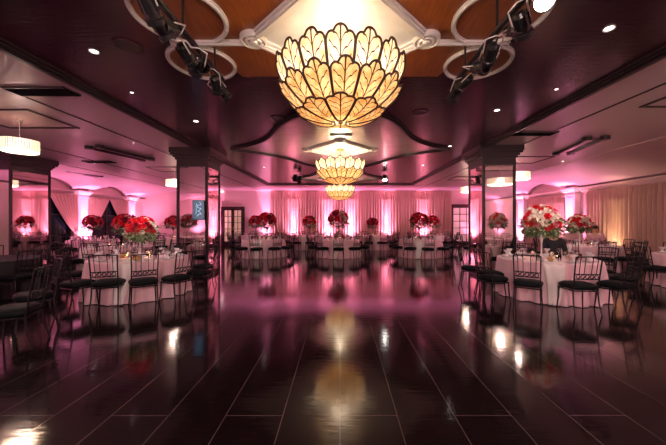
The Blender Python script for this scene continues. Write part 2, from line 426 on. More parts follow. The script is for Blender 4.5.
# ---------------------------------------------------------------- decorated ceiling
zc = CEIL - .004
def band(pts, w, z1, z0, closed=True):
    """flat mitred moulding along a 2D path"""
    b = MB(); n = len(pts); L = []; Rr = []
    for i in range(n):
        p = Vector(pts[i]).to_2d(); a = Vector(pts[i - 1]).to_2d() if (closed or i) else None; c = Vector(pts[(i + 1) % n]).to_2d() if (closed or i < n - 1) else None
        t1 = (p - a).normalized() if a is not None else (c - p).normalized(); t2 = (c - p).normalized() if c is not None else t1
        nn = Vector((-(t1.y + t2.y), t1.x + t2.x)); nn.normalize(); q = max(.4, nn.dot(Vector((-t1.y, t1.x))))
        L.append(p + nn * w / 2 / q); Rr.append(p - nn * w / 2 / q)
    vs = [(v.x, v.y, z1) for v in L] + [(v.x, v.y, z1) for v in Rr] + [(v.x, v.y, z0) for v in L] + [(v.x, v.y, z0) for v in Rr]
    fs = []
    for i in range(n if closed else n - 1):
        j = (i + 1) % n
        fs += [(2 * n + i, 2 * n + j, 3 * n + j, 3 * n + i), (i, j, 2 * n + j, 2 * n + i), (n + i, 3 * n + i, 3 * n + j, n + j)]
    b.add(vs, fs); return b
def merge(*bs):
    o = MB()
    for x in bs: o.add(x.v, x.f)
    return o
def circle(cx, cy, r, n=40): return [(cx + r * cos(2 * pi * i / n), cy + r * sin(2 * pi * i / n)) for i in range(n)]
CH = [3.35, 8.4, 13.9]
def ogee(cx, cy, r, ry=None):
    Q = [(1, 0), (.82, .125), (.66, .265), (.535, .44), (.435, .65), (.30, .84), (.14, .955)]
    Q2 = [(0, 1), (-.14, .955), (-.30, .84), (-.435, .65), (-.535, .44), (-.66, .265), (-.82, .125)]
    P = Q + Q2; P = P + [(-x, -y) for x, y in P]; n = len(P); out = []
    for i in range(n):     # smooth between the control points
        p0, p1, p2, p3 = (Vector(P[(i + k) % n]) for k in (-1, 0, 1, 2))
        for t in (0, .34, .67):
            out.append(.5 * ((2 * p1) + (p2 - p0) * t + (2 * p0 - 5 * p1 + 4 * p2 - p3) * t * t + (3 * p1 - p0 - 3 * p2 + p3) * t ** 3))
    return [(cx + v.x * r, cy + v.y * r) for v in out]
def diamond(cx, cy, r): return [(cx - r, cy), (cx, cy - r), (cx + r, cy), (cx, cy + r)]
# wood field round the first chandelier
wf = MB().poly([(-1.95, .6), (1.95, .6), (1.95, 3.6), (1.55, 3.72), (1.4, 4.25), (-1.4, 4.25), (-1.55, 3.72), (-1.95, 3.6)][::-1], CEIL - .006, CEIL + .01)
for sx in (-1, 1):
    for (x, y, r) in ((1.62, 3.0, .44), (1.80, 3.88, .40)): wf.poly(circle(sx * x, y, r)[::-1], CEIL - .008 - .001 * y, CEIL + .01)
trim(wf, MT['wood'], 'orange veneer field of the ceiling')
for sx in (-1, 1):
    for (x, y, r) in ((1.62, 3.0, .44), (1.80, 3.88, .40), (1.62, 1.7, .44)):
        trim(merge(band(circle(sx * x, y, r), .05, CEIL, CEIL - .02), band(circle(sx * x, y, r), .02, CEIL, CEIL - .045)), MT['silver'], 'silver ring moulding on the ceiling')
    trim(merge(band([(sx * 1.0, 3.42), (sx * 1.95, 3.42)], .075, CEIL, CEIL - .04, False), band([(sx * 1.0, 3.42), (sx * 1.95, 3.42)], .03, CEIL, CEIL - .055, False)), MT['silver'])
for i, y in enumerate(CH):
    r = .98 if i == 0 else .92
    if i:
        k = 3.05 if i == 1 else 2.2
        trim(MB().poly(ogee(0, y, k)[::-1], CEIL - .006, CEIL + .01), MT['leaf'], 'silver leaf medallion field')
        trim(merge(band(ogee(0, y, k), .12, CEIL, CEIL - .03), band(ogee(0, y, k), .05, CEIL, CEIL - .06)), MT['dark_trim'], 'dark ogee moulding')
    trim(MB().poly(diamond(0, y, r)[::-1], CEIL - .012, CEIL + .01), MT['cmirror'], 'mirrored diamond panel over a chandelier')
    trim(merge(band(diamond(0, y, r), .15, CEIL, CEIL - .035), band(diamond(0, y, r + .02), .08, CEIL, CEIL - .055), band(diamond(0, y, r + .02), .03, CEIL, CEIL - .07)), MT['silver'], 'silver diamond moulding')
    b = MB()
    for px_, py_ in diamond(0, y, r):
        fl = Matrix.Diagonal((1, 1, -1))
        b.lathe([(.15, 0), (.15, .05), (.13, .065), (.115, .05), (.095, .05), (.08, .07), (.05, .06), (.035, .08), (.001, .09)], (px_, py_, CEIL), 24, 0, fl)
    trim(b, MT['silver'], 'round silver rosettes at the diamond corners', smooth=False)

# ---------------------------------------------------------------- shell chandeliers
def bowl(t, rad, zb, zt):   # t 0 bottom .. 1 rim
    return rad * (sin(min(1, t) * pi / 2 * .93) / sin(pi / 2 * .93)) ** .92, zb + (zt - zb) * (1 - cos(t * pi / 2)) ** .95
def petal_bm(a0, half, t0, t1, off, RD, zb, zt, flare):
    b = MB(); nu, nv = 20, 10; V = []; UV = []
    def pt(u, v, d=0):
        au = abs(u); lob = max(.885 + .115 * sqrt(max(0, 1 - (au / .46) ** 2)) if au < .46 else 0, .79 + .12 * sqrt(max(0, 1 - ((au - .62) / .385) ** 2)) if au > .3 else 0)
        t = t0 + (t1 - t0) * (v * lob)
        r, z = bowl(t, RD, zb, zt); w = half
        puff = .018 * (1 - u * u) * sin(pi * min(1, v + .2)) + flare * v * v
        rr = r + off + puff + d
        a = a0 + u * w
        return (rr * cos(a), rr * sin(a), z - (off + puff * .3) * .3)
    for j in range(nv + 1):
        for i in range(nu + 1):
            u, v = -1 + 2 * i / nu, j / nv; V.append(pt(u, v)); UV.append((i / nu, v))
    F_ = [(j * (nu + 1) + i, j * (nu + 1) + i + 1, (j + 1) * (nu + 1) + i + 1, (j + 1) * (nu + 1) + i) for j in range(nv) for i in range(nu)]
    b.add(V, F_, 0)
    path = [pt(-1, j / 8, .004) for j in range(8)] + [pt(-1 + 2 * i / 28, 1, .004) for i in range(29)] + [pt(1, 1 - j / 8, .004) for j in range(1, 9)]
    n0 = len(b.v); b.tube(path, .0115, 5, 1, caps=False)
    return b, UV
def petal(parent, m, *a):
    b, UV = petal_bm(*a); me = b.mesh('petal', [m, MT['lead']], True)
    ul = me.uv_layers.new(name='UVMap')
    for lp in me.loops: ul.data[lp.index].uv = UV[lp.vertex_index] if lp.vertex_index < len(UV) else (.25, .02)
    return me
def make_chandelier():
    e = empty('shell_chandelier'); RD = .68; zb, zt = 0, .585
    # local z=0 at bottom tip of the bowl
    for n, t0, t1, off, ph, m, fl in ((16, .30, 1.06, 0, pi / 2, 'petal_hi', .03), (14, .15, .76, .03, pi / 2 + .07, 'petal_mid', .035), (9, .03, .42, .055, pi / 2 + .35, 'petal_low', .03)):
        me = petal(e, MT[m], 0, pi / n * .97, t0, t1, off, RD, zb, zt, fl)
        for k in range(n):
            o = bpy.data.objects.new('petal', me); C.objects.link(o); o.parent = e; o.rotation_euler = (0, 0, ph + 2 * pi * k / n)
    b = MB().lathe([(.001, -.035), (.03, -.02), (.02, 0), (.05, .02), (.09, .05), (.10, .07)], n=14); b.build('finial', MT['gold'], e, smooth=True)
    b = MB().lathe([(.012, .1), (.012, .93)], n=8)
    for k in range(6):
        a = k * pi / 3; b.tube([(0, 0, .3), (.35 * cos(a), .35 * sin(a), .42), (.66 * cos(a), .66 * sin(a), .58)], .008, 5)
    b.build('stem', MT['gold'], e)
    bm_ = MB().lathe([(.01, 0), (.035, .05), (.03, .09), (.005, .11)], n=8).mesh('bulb', mat('warm_bulb', (1, .9, .7), .3, emit=(1, .8, .5), es=8), True)
    for k in range(6):
        a = k * pi / 3 + .5; o = bpy.data.objects.new('bulb', bm_); C.objects.link(o); o.parent = e; o.location = (.32 * cos(a), .32 * sin(a), .38)
    MB().lathe([(.001, .91), (.09, .91), (.11, .94), (.11, .955)], n=20).build('canopy', MT['gold'], e)
    return e
chp = Proto(make_chandelier)
for i, (y, zb_, l) in enumerate(((CH[0], 2.66, 'large amber shell-petal glass chandelier nearest the viewer'), (CH[1], 2.63, 'middle amber shell-petal chandelier under the silver leaf medallion'), (CH[2], 2.60, 'farthest and smallest-looking amber shell-petal chandelier'))):
    chp.place((0.005, y, zb_), 0, l, 'chandelier', 'shell chandeliers down the centre of the hall')
    lamp('POINT', 'chandelier_and_fill_glow', (0, y, zb_ + .5), (1, .78, .56), 11 if i == 0 else 26, shadow_soft_size=.18)

# ---------------------------------------------------------------- crystal drum pendants
def make_pendant():   # origin at ceiling
    e = empty('drum_pendant')
    b = MB()
    for k in range(48):
        a = 2 * pi * k / 48
        b.box((.34 * cos(a), .34 * sin(a), -.62), (.012, .036, .27), rz=a)
        b.lathe([(.002, -.78), (.014, -.765), (.002, -.745)], (.30 * cos(a), .30 * sin(a), 0), 5)
    b.build('crystal_shade', MT['crystal'], e)
    MB().lathe([(.3, -.50), (.3, -.49)], n=32).build('top_plate', MT['silver'], e)
    b = MB().tube([(0, 0, 0), (0, 0, -.5)], .008); b.lathe([(.06, -.03), (.06, 0)], n=14); b.build('stem', MT['silver'], e)
    return e
pp = Proto(make_pendant)
for (x, y, l) in ((-6.55, 6.05, 'crystal drum pendant at the far left of the photo above the mirrored pier'), (-6.55, 11.7, 'small crystal drum pendant partly behind the left mirrored column'),
                  (6.05, 9.95, 'crystal drum pendant peeking out right of the right mirrored column'), (6.05, 14.1, 'distant crystal drum pendant left of the right mirrored column'), (6.2, 4.85, 'crystal drum pendant reflected in the face of the right mirrored column')):
    o = pp.place((x, y, CEIL), 0, l, 'pendant light', 'crystal drum pendants', .86)
    if y < 5: o.scale = (1.35, 1.35, .85)
    lamp('POINT', 'pendant_and_fill_glow', (x, y, CEIL - .53), (1, .70, .62), 26, shadow_soft_size=.12)
    trim(band([(x - .75, y - .55), (x + .75, y - .55), (x + .75, y + .5), (x - .75, y + .5)], .05, CEIL, CEIL - .02), MT['dark_trim'], 'dark square outline round a pendant')

# ---------------------------------------------------------------- ceiling fittings
def make_slot():
    e = empty('air_slot'); MB().box((0, 0, -.018), (.95, .26, .02)).build('grille', MT['matt'], e)
    b = MB()
    for yy in (-.14, .14): b.box((0, yy, -.012), (.97, .03, .03))
    b.build('frame', MT['dark_trim'], e); return e
sp = Proto(make_slot)
for (x, y, l) in ((X(42, 4.72), 4.72, 'long black air slot in the pink ceiling at upper left'), (4.55, 6.95, 'black air slot just in front of the right column crown'), (-8.3, 10.2, 'black air slot beyond the left crystal pendant'), (.02, cD(134), 'small black air slot in the silver medallion')):
    sp.place((x, y, CEIL - (.006 if abs(x) < 1 else 0)), 0, l, 'air vent', None, .55 if abs(x) < 1 else 1)
def make_bone():   # barbell shaped ceiling frame
    e = empty('ceiling_fixture')
    b = MB()
    for s in (-1, 1):
        b.box((s * .17, 0, -.05), (.06, 1.5, .07))
        for t in (-1, 1): b.lathe([(.10, -.09), (.10, 0)], (s * .19, t * .82, 0), 14); 
    b.build('frame', MT['dark_trim'], e)
    MB().box((0, 0, -.02), (.3, 1.45, .03)).build('panel', mat('mauve_glass', (.22, .12, .2), .2, metal=.5), e); return e
bp_ = Proto(make_bone)
bp_.place((X(123, 8.9), 8.9, CEIL), R(-14), 'dark barbell-shaped fitting on the left pink ceiling', 'ceiling fixture')
bp_.place((X(578, 8.05), 8.05, CEIL), R(14) * -1, 'dark barbell-shaped fitting on the right pink ceiling', 'ceiling fixture')
bp_.place((X(58, 11.5), 12.6, CEIL), R(-14), 'distant dark barbell fitting above the left pier', 'ceiling fixture', None, .8)
def make_down():
    e = empty('downlight'); MB().lathe([(.04, 0), (.055, -.012), (.055, .0)], n=20).build('trim_ring', MT['silver'], e)
    MB().lathe([(.001, -.004), (.04, -.004)], n=16, caps=False).build('lens', MT['down'], e); return e
dp = Proto(make_down)
for (px, py, l) in ((94, 51, 'bright downlight in the dark ceiling at upper left'), (196, 121, 'small downlight in the dark ceiling above the left column'), (609, 28, 'bright downlight in the dark ceiling at upper right'), (497, 110, 'small downlight in the dark ceiling above the right column'),
                 (240, 150, 'tiny downlight left of the silver medallion tip'), (450, 146, 'tiny downlight right of the silver medallion tip'), (563, 161, 'tiny downlight in the right pink ceiling'), (94, 163, 'tiny downlight in the left pink ceiling'),
                 (264, 167, 'distant downlight near the far left of the dark ceiling'), (423, 165, 'distant downlight near the far right of the dark ceiling')):
    D = cD(py); dp.place((X(px, D), D, CEIL - .001), 0, l, 'downlight', 'recessed downlights')
    lamp('SPOT', 'downlight_beam', (X(px, D), D, CEIL - .03), (1, .80, .72), 22, spot_size=R(75), spot_blend=.6, shadow_soft_size=.05)
def make_grille():
    e = empty('ceiling_speaker'); MB().lathe([(.001, -.006), (.13, -.006)], n=24, caps=False).build('grille', MT['dark_trim'], e)
    MB().lathe([(.13, 0), (.13, -.014), (.16, -.012), (.16, 0)], n=24, caps=False).build('rim', MT['dark_ceiling'], e); return e
gp = Proto(make_grille)
for (px, py, l) in ((128, 46, 'round speaker grille in the dark ceiling beside the left silver rings'), (278, 118, 'round speaker grille left of the big chandelier tip'), (420, 112, 'round speaker grille right of the big chandelier tip')):
    D = cD(py); gp.place((X(px, D), D, CEIL), 0, l, 'speaker')
# stage light bars
def make_bar():
    b = MB().tube([(0, -.95, 0), (0, .95, 0)], .03, 10)
    e = empty('lighting_bar'); b.build('bar', MT['black'], e)
    for y in (-.7, 0, .7): MB().tube([(0, y, 0), (0, y, CEIL - 3.3)], .012).build('hanger', MT['black'], e)
    b = MB(); b.tube([(.03 + .03 * sin(i * 1.3), -.9 + i * .1, -.03 - .035 * abs(sin(i * .9))) for i in range(19)], .009, 5)
    b.build('cable', MT['black'], e); return e
barp = Proto(make_bar)
def make_par(lit):
    def f():
        e = empty('stage_light')
        h = empty('x'); bpy.data.objects.remove(h)
        b = MB().lathe([(.045, -.02), (.075, .02), (.08, .2), (.095, .21), (.095, .26), (.085, .26)], n=18, caps=False)
        b.lathe([(.001, -.025), (.045, -.02)], n=18, caps=False)
        for k in range(8): a = k * pi / 4; b.box((.08 * cos(a), .08 * sin(a), .08), (.02, .008, .14), rz=a)
        M = Matrix.Rotation(R(180), 3, 'X')
        b.v = [tuple(M @ Vector(v)) for v in b.v]; b.build('can', MT['black'], e, smooth=False)
        b = MB().lathe([(.001, -.245), (.085, -.245)], n=18, caps=False); b.build('lens', MT['lens'] if lit else MT['glass'], e)
        b = MB().tube([(.1, 0, -.1), (.11, 0, .1), (0, 0, .13), (-.11, 0, .1), (-.1, 0, -.1)], .009, 6); b.build('yoke', MT['silver'], e); return e
    return f
pn, pl = Proto(make_par(False)), Proto(make_par(True))
for s, side in ((-1, 'left'), (1, 'right')):
    bx = s * 1.46
    barp.place((bx, 2.75, 3.3), 0, 'black lighting bar hanging %s of the big chandelier' % side, 'lighting bar')
    for k in range(9):
        y = 1.95 + k * .205; lit = (k == (1 if s > 0 else 99))
        o = (pl if lit else pn).place((bx + (.03 if k % 2 else -.03), y, 3.18), 0,
            'lit black stage light with a glaring white lens on the right bar' if lit else 'black stage light on the %s lighting bar, number-%s from its far end' % (side, ['nine', 'eight', 'seven', 'six', 'five', 'four', 'three', 'two', 'one'][k]), 'stage light', 'stage lights by the big chandelier', .72)
        o.rotation_euler = (R(random.uniform(45, 85)) * (1 if k % 3 else -1), R(random.uniform(-40, 40)), random.uniform(-.5, .5))
        if lit: o.rotation_euler = (R(-35), R(30), 0)
for s, side in ((-1, 'left'), (1, 'right')):
    for k in range(2):
        o = (pl if (s > 0 and k == 0) else pn).place((s * 1.85 + .1 * k, 12.3 + .5 * k, CEIL - .15), 0, 'small %s stage light %s the middle chandelier%s' % (('lit' if s > 0 and k == 0 else 'black'), side + ' of', ', the farther one' if k else ''), 'stage light', 'far stage lights')
        o.rotation_euler = (R(-35), 0, 0)
# ---------------------------------------------------------------- chairs
def make_chair():
    e = empty('banquet_chair')
    b = MB()
    prof = [(.0, .0), (.5, 0), (.85, .004), (1, .022), (1.04, .05), (1.0, .078), (.84, .10), (.45, .113), (.0, .116)]
    n = 28; V = []
    for k, (r, z) in enumerate(prof):
        for j in range(n):
            a = 2 * pi * j / n; c, s_ = cos(a), sin(a); q = (abs(c) ** 4 + abs(s_) ** 4) ** -.25
            w = .215 + .02 * (s_ > 0) * s_
            V.append((c * q * r * w, s_ * q * r * .205, .395 + z))
    b.add(V, [(k * n + j, k * n + (j + 1) % n, (k + 1) * n + (j + 1) % n, (k + 1) * n + j) for k in range(len(prof) - 1) for j in range(n)])
    b.build('seat_cushion', MT['cushion'], e, smooth=True)
    b = MB().tube([(-.19, -.18, .385), (.19, -.18, .385), (.2, .18, .385), (-.2, .18, .385)], .012, 6, closed=True); b.build('seat_frame', MT['iron'], e)
    for sx in (-1, 1):
        MB().tube([(sx * .195, .175, .39), (sx * .20, .185, .2), (sx * .215, .205, 0)], [.013, .012, .010], 6).build('leg', MT['iron'], e)
        MB().tube([(sx * .19, -.18, .39), (sx * .195, -.20, .2), (sx * .205, -.25, 0)], [.013, .012, .010], 6).build('leg', MT['iron'], e)
    def by(z): return -.18 - (z - .39) * .16
    b = MB()
    for sx in (-1, 1): b.tube([(sx * .19, by(.39), .39), (sx * .192, by(.6), .6), (sx * .20, by(.955), .955)], .011, 6)
    top = [(x, by(.955) - .02 * (1 - (x / .2) ** 2), .955 + .008 * (1 - (x / .2) ** 2)) for x in [-.2 + .05 * i for i in range(9)]]
    b.tube(top, .011, 6)
    for x in (-.13, -.055, .055, .13): b.tube([(x, by(.67) - .008, .67), (x * 1.03, by(.955) - .014, .955)], .006, 5)
    b.build('backrest', MT['iron'], e)
    b = MB()
    for z in (.585, .67): b.tube([(x, by(z) - .012 * (1 - (x / .19) ** 2), z) for x in (-.19, -.1, 0, .1, .19)], .009, 5)
    for k in range(5):
        cx = -.14 + .07 * k
        b.tube([(cx + .028 * cos(t), by(.627) - .01, .6275 + .034 * sin(t)) for t in [2 * pi * i / 10 for i in range(10)]], .0065, 4, closed=True)
    for k in range(4):
        cx = -.105 + .07 * k; b.tube([(cx - .03, by(.6), .6), (cx, by(.63) - .008, .627), (cx + .03, by(.65), .655)], .006, 4)
    b.build('scroll_panel', MT['iron'], e)
    return e
chair = Proto(make_chair)
POS10 = ['front', 'front-right', 'right front', 'right back', 'back-right', 'back', 'back-left', 'left back', 'left front', 'front-left']
POS10b = ['front, just right of centre', 'front-right corner', 'right-hand', 'back-right corner', 'back, just right of centre', 'back, just left of centre', 'back-left corner', 'left-hand', 'front-left corner', 'front, just left of centre']

# ---------------------------------------------------------------- tables
TR = .915
def cloth_bm(seed, R0=TR, hang=.012):
    rr = random.Random(seed); ph = [rr.uniform(0, 6.28) for _ in range(5)]; n = 180
    b = MB(); V = []; rows = [(0.0, None)]
    lv = [0, .02, .06, .15, .3, .45, .6, .745]
    V.append((0, 0, .762))
    rings = []
    for r in (.4, .8, .985):
        rings.append([(R0 * r * cos(2 * pi * j / n), R0 * r * sin(2 * pi * j / n), .762) for j in range(n)])
    for d in lv:
        t = d / .745; row = []
        for j in range(n):
            a = 2 * pi * j / n
            f = sin(a * 17 + ph[0] + .9 * sin(a * 3 + ph[1])) + .5 * sin(a * 29 + ph[2] + sin(a * 5 + ph[3]))
            r = R0 + .008 + (.05 * t + .05 * f * t ** .7) * 1.0
            row.append((r * cos(a), r * sin(a), max(hang, .758 - d)))
        rings.append(row)
    for rg in rings: V += rg
    Fs = [(0, 1 + j, 1 + (j + 1) % n) for j in range(n)]
    for k in range(len(rings) - 1):
        for j in range(n): Fs.append((1 + k * n + j, 1 + (k + 1) * n + j, 1 + (k + 1) * n + (j + 1) % n, 1 + k * n + (j + 1) % n))
    b.add(V, Fs); return b
def runner_bm(w=.34):
    b = MB()
    def f(u, v):
        x = (v - .5) * 2; s = x * (TR + .76); y = (u - .5) * w * (1 if abs(s) < TR else (1 - .55 * (abs(s) - TR) / .76))
        edge = sqrt(max(.01, TR * TR - min(y * y, TR * TR * .9)))
        if abs(s) <= edge: return (s, y, .768)
        d = abs(s) - edge; sg = 1 if s > 0 else -1
        return (sg * (edge + .03 + .085 * d / .76 + .012 * sin(u * 14)), y + .02 * sin(d * 5), max(.02, .762 - d))
    b.grid(f, 12, 60); return b
# place settings
def make_plate():
    b = MB().lathe([(.001, .006), (.07, .006), (.085, .012), (.135, .02), (.137, .017), (.088, .004), (.001, 0)], n=24, caps=False)
    return b.build('dinner_plate', MT['china'], smooth=True)
def make_napkin():
    b = MB(); n = 12
    b.lathe([(.035, 0), (.045, .02), (.016, .065), (.05, .115), (.065, .14), (.052, .135), (.01, .08)], n=12, caps=False)
    b.v = [(x * (1 + .25 * sin(6 * atan2(y, x))), y * (1 + .25 * sin(6 * atan2(y, x))), z) for x, y, z in b.v]
    return b.build('folded_napkin', MT['napkin'])
def make_goblet():
    b = MB().lathe([(.034, 0), (.034, .003), (.006, .01), (.005, .085), (.02, .10), (.036, .13), (.037, .16), (.032, .185), (.030, .185), (.034, .155), (.032, .13), (.002, .10)], n=12, caps=False)
    return b.build('wine_glass', MT['glass'], smooth=True)
def make_tumbler():
    b = MB().lathe([(.001, 0), (.028, 0), (.034, .12), (.031, .12), (.026, .01), (.001, .01)], n=12, caps=False)
    return b.build('water_glass', MT['glass'], smooth=True)
def make_votive():
    e = empty('votive_candle')
    MB().lathe([(.001, 0), (.03, 0), (.036, .06), (.033, .06), (.028, .012), (.001, .012)], n=12, caps=False).build('cup', MT['glass'], e, smooth=True)
    MB().lathe([(.001, .02), (.010, .03), (.013, .045), (.002, .075)], n=8).build('flame', MT['flame'], e, smooth=True); return e
plate, napk, gob, tum, vot = Proto(make_plate), Proto(make_napkin), Proto(make_goblet), Proto(make_tumbler), Proto(make_votive)

# ---------------------------------------------------------------- centrepieces
def flower_mesh(m):
    b = MB(); rr = random.Random(3)
    for ring, (n, r0, tilt, sz) in enumerate(((4, .006, 20, .032), (5, .014, 42, .038), (6, .022, 66, .042))):
        for k in range(n):
            a = 2 * pi * k / n + ring * .5; t = R(tilt)
            def f(u, v, a=a, t=t, sz=sz, r0=r0):
                w = (u - .5) * 2 * sz * .62 * sin(pi * min(.93, .22 + .72 * v)); l = v * sz; cup = .25 * sz * (v * v) + .12 * sz * ((u - .5) * 2) ** 2
                r = r0 + l * sin(t) - cup * cos(t) * .7; z = l * cos(t) + cup * sin(t) * .7
                return (r * cos(a) - w * sin(a), r * sin(a) + w * cos(a), z)
            b.grid(f, 3, 3)
    return b.mesh('flower', MT[m], True)
FM = {k: flower_mesh(k) for k in ('red', 'dred', 'white', 'pink')}
def foliage_bm(seed, n, r):
    rr = random.Random(seed); b = MB()
    for _ in range(n):
        th = rr.uniform(0, 2 * pi); ph = rr.uniform(-1.0, .35); rad = r * rr.uniform(.55, 1.06) * (1 if ph > -.3 else 1.05)
        c = Vector((rad * cos(th) * cos(ph), rad * sin(th) * cos(ph), rad * .72 * sin(ph) - (.04 if ph < 0 else 0)))
        d = (c.normalized() + Vector((rr.uniform(-.7, .7), rr.uniform(-.7, .7), rr.uniform(-1.0, .3)))).normalized(); l = rr.uniform(.06, .14); s_ = d.cross(Vector((rr.uniform(-1, 1), rr.uniform(-1, 1), 1))).normalized() * l * .2
        b.add([c, c + d * l * .45 + s_, c + d * l, c + d * l * .45 - s_], [(0, 1, 2, 3)], 0 if rr.random() < .55 else 1)
    return b
def make_centre(kind, nfl, fsz, nleaf, seed):
    def f():
        e = empty('floral_centerpiece'); rr = random.Random(seed)
        b = MB().lathe([(.10, 0), (.10, .012), (.03, .03), (.016, .10), (.014, .32), (.03, .42), (.07, .50), (.10, .545), (.09, .545), (.02, .42)], n=16, caps=False)
        b.build('vase', MT['runner'] if kind == 'mixed' else MT['glass'], e, smooth=True)
        if kind != 'mixed': 
            b = MB()
            for k in range(5): b.tube([(.01 * cos(k), .01 * sin(k), .05), (.02 * cos(k * 2), .02 * sin(k * 2), .5)], .005, 5)
            b.build('stem', MT['green'], e)
        fo = foliage_bm(seed, nleaf, .40).build('foliage', [MT['green'], MT['pgreen']], e); fo.location = (0, 0, .80)
        g = (1 + 5 ** .5) / 2
        for i in range(nfl):
            zf = 1 - 1.35 * (i + .5) / nfl; th = 2 * pi * i / g; rad = .33 * rr.uniform(.93, 1.1); s_ = sqrt(max(0, 1 - zf * zf))
            p = Vector((rad * s_ * cos(th), rad * s_ * sin(th), rad * .95 * zf))
            w = {'mixed': ('red', 'white', 'red', 'white', 'red', 'pink', 'white'), 'red': ('red', 'red', 'red', 'dred', 'red', 'white'), 'dark': ('dred', 'red', 'red', 'pink', 'dred', 'dred'), 'soft': ('red', 'pink', 'white', 'red', 'dred')}[kind]
            o = bpy.data.objects.new('flower', FM[w[rr.randrange(len(w))]]); C.objects.link(o); o.parent = e; o.location = p + Vector((0, 0, .84))
            o.rotation_euler = p.to_track_quat('Z', 'Y').to_euler(); o.scale = (fsz * rr.uniform(.85, 1.2),) * 3
        return e
    return f
CEN = {'mixed': Proto(make_centre('mixed', 70, 1.55, 800, 5)), 'red': Proto(make_centre('red', 60, 1.6, 600, 6)), 'dark': Proto(make_centre('dark', 30, 2.1, 300, 7)), 'soft': Proto(make_centre('soft', 30, 2.1, 300, 8))}

tables = [
    # name, x, y, chair phase, centrepiece(kind, dx, dy, desc), level of detail, runner angle, cloth
    ('the front right table', 4.36, 6.26, None, ('mixed', -.10, 0, 'tall red and white rose centrepiece with trailing greenery on the right foreground table', .92), 2, R(242), 0),
    ('the front left table', -4.29, 6.38, None, ('red', .02, .0, 'tall bright red rose centrepiece on the left foreground table', .73), 2, R(285), 0),
    ('the second right table', 8.15, 9.85, .3, ('mixed', -.1, .1, 'red and white centrepiece in front of the glowing right pilaster', .85), 1, R(200), 0),
    ('the second left table', -6.95, 9.3, .2, ('dark', .15, .1, 'dark red centrepiece just left of the bright red one', .85), 1, R(250), 0),
    ('the left pilaster table', -10.9, 13.1, 0, ('dark', -.2, .2, 'dark red centrepiece by the first glowing left pilaster', .9), 1, R(250), 0),
    ('the table behind the left column', -8.1, 14.2, .2, ('dark', .1, 0, 'small dark centrepiece left of the left mirrored column', .9), 1, R(270), 0),
    ('the back row left table', -3.4, 13.2, 0, ('dark', .15, 0, 'dark red centrepiece on the left of the three tables facing the dance floor', 1.0), 1, R(268), 0),
    ('the back row centre table', -.06, 13.2, 0, ('soft', -.02, 0, 'red and white centrepiece on the centre table', 1.08), 1, R(262), 0),
    ('the back row right table', 3.58, 13.2, 0, ('dark', -.05, 0, 'dark red centrepiece on the right of the three tables facing the dance floor', 1.0), 1, R(250), 0),
    ('the rear table left of centre', -1.95, 16.9, .3, ('soft', .22, 0, 'pale pink and red centrepiece on the rear table left of centre', .95), 0, R(270), 0),
    ('the rear table right of centre', 1.9, 16.9, .3, ('dark', -.05, 0, 'small dark red centrepiece on the rear table right of centre', .85), 0, R(275), 0),
    ('the rear double-door table', -4.95, 16.9, .3, ('soft', .15, 0, 'centrepiece on the rear table nearest the double door', .95), 0, R(270), 0),
    ('the rear single-door table', 5.3, 16.9, .3, ('soft', 0, 0, 'red and white centrepiece on the rear table nearest the single door', .95), 0, R(270), 0),
    ('the table beyond the right column', 6.6, 12.4, .1, ('soft', .1, 0, 'centrepiece half hidden behind the right mirrored column', .95), 1, R(270), 0),
    ('the right edge table', 8.55, 6.85, .2, None, 1, R(200), 0),
    ('the dark-clothed left table', -7.45, 6.1, .1, None, 3, 0, 1),
    ('the left edge table', -5.35, 3.25, None, None, 3, 0, 0),
    ('the table right of the viewer', 7.45, 2.3, .1, ('mixed', 0, 0, 'red and white centrepiece seen in the mirror of the right column', 1.0), 3, 0, 0),
    ('the table left of the viewer', -8.1, .9, .1, ('mixed', 0, 0, 'red centrepiece seen in the mirror of the left column', 1.0), 3, 0, 0),
]
grp_chairs = {}
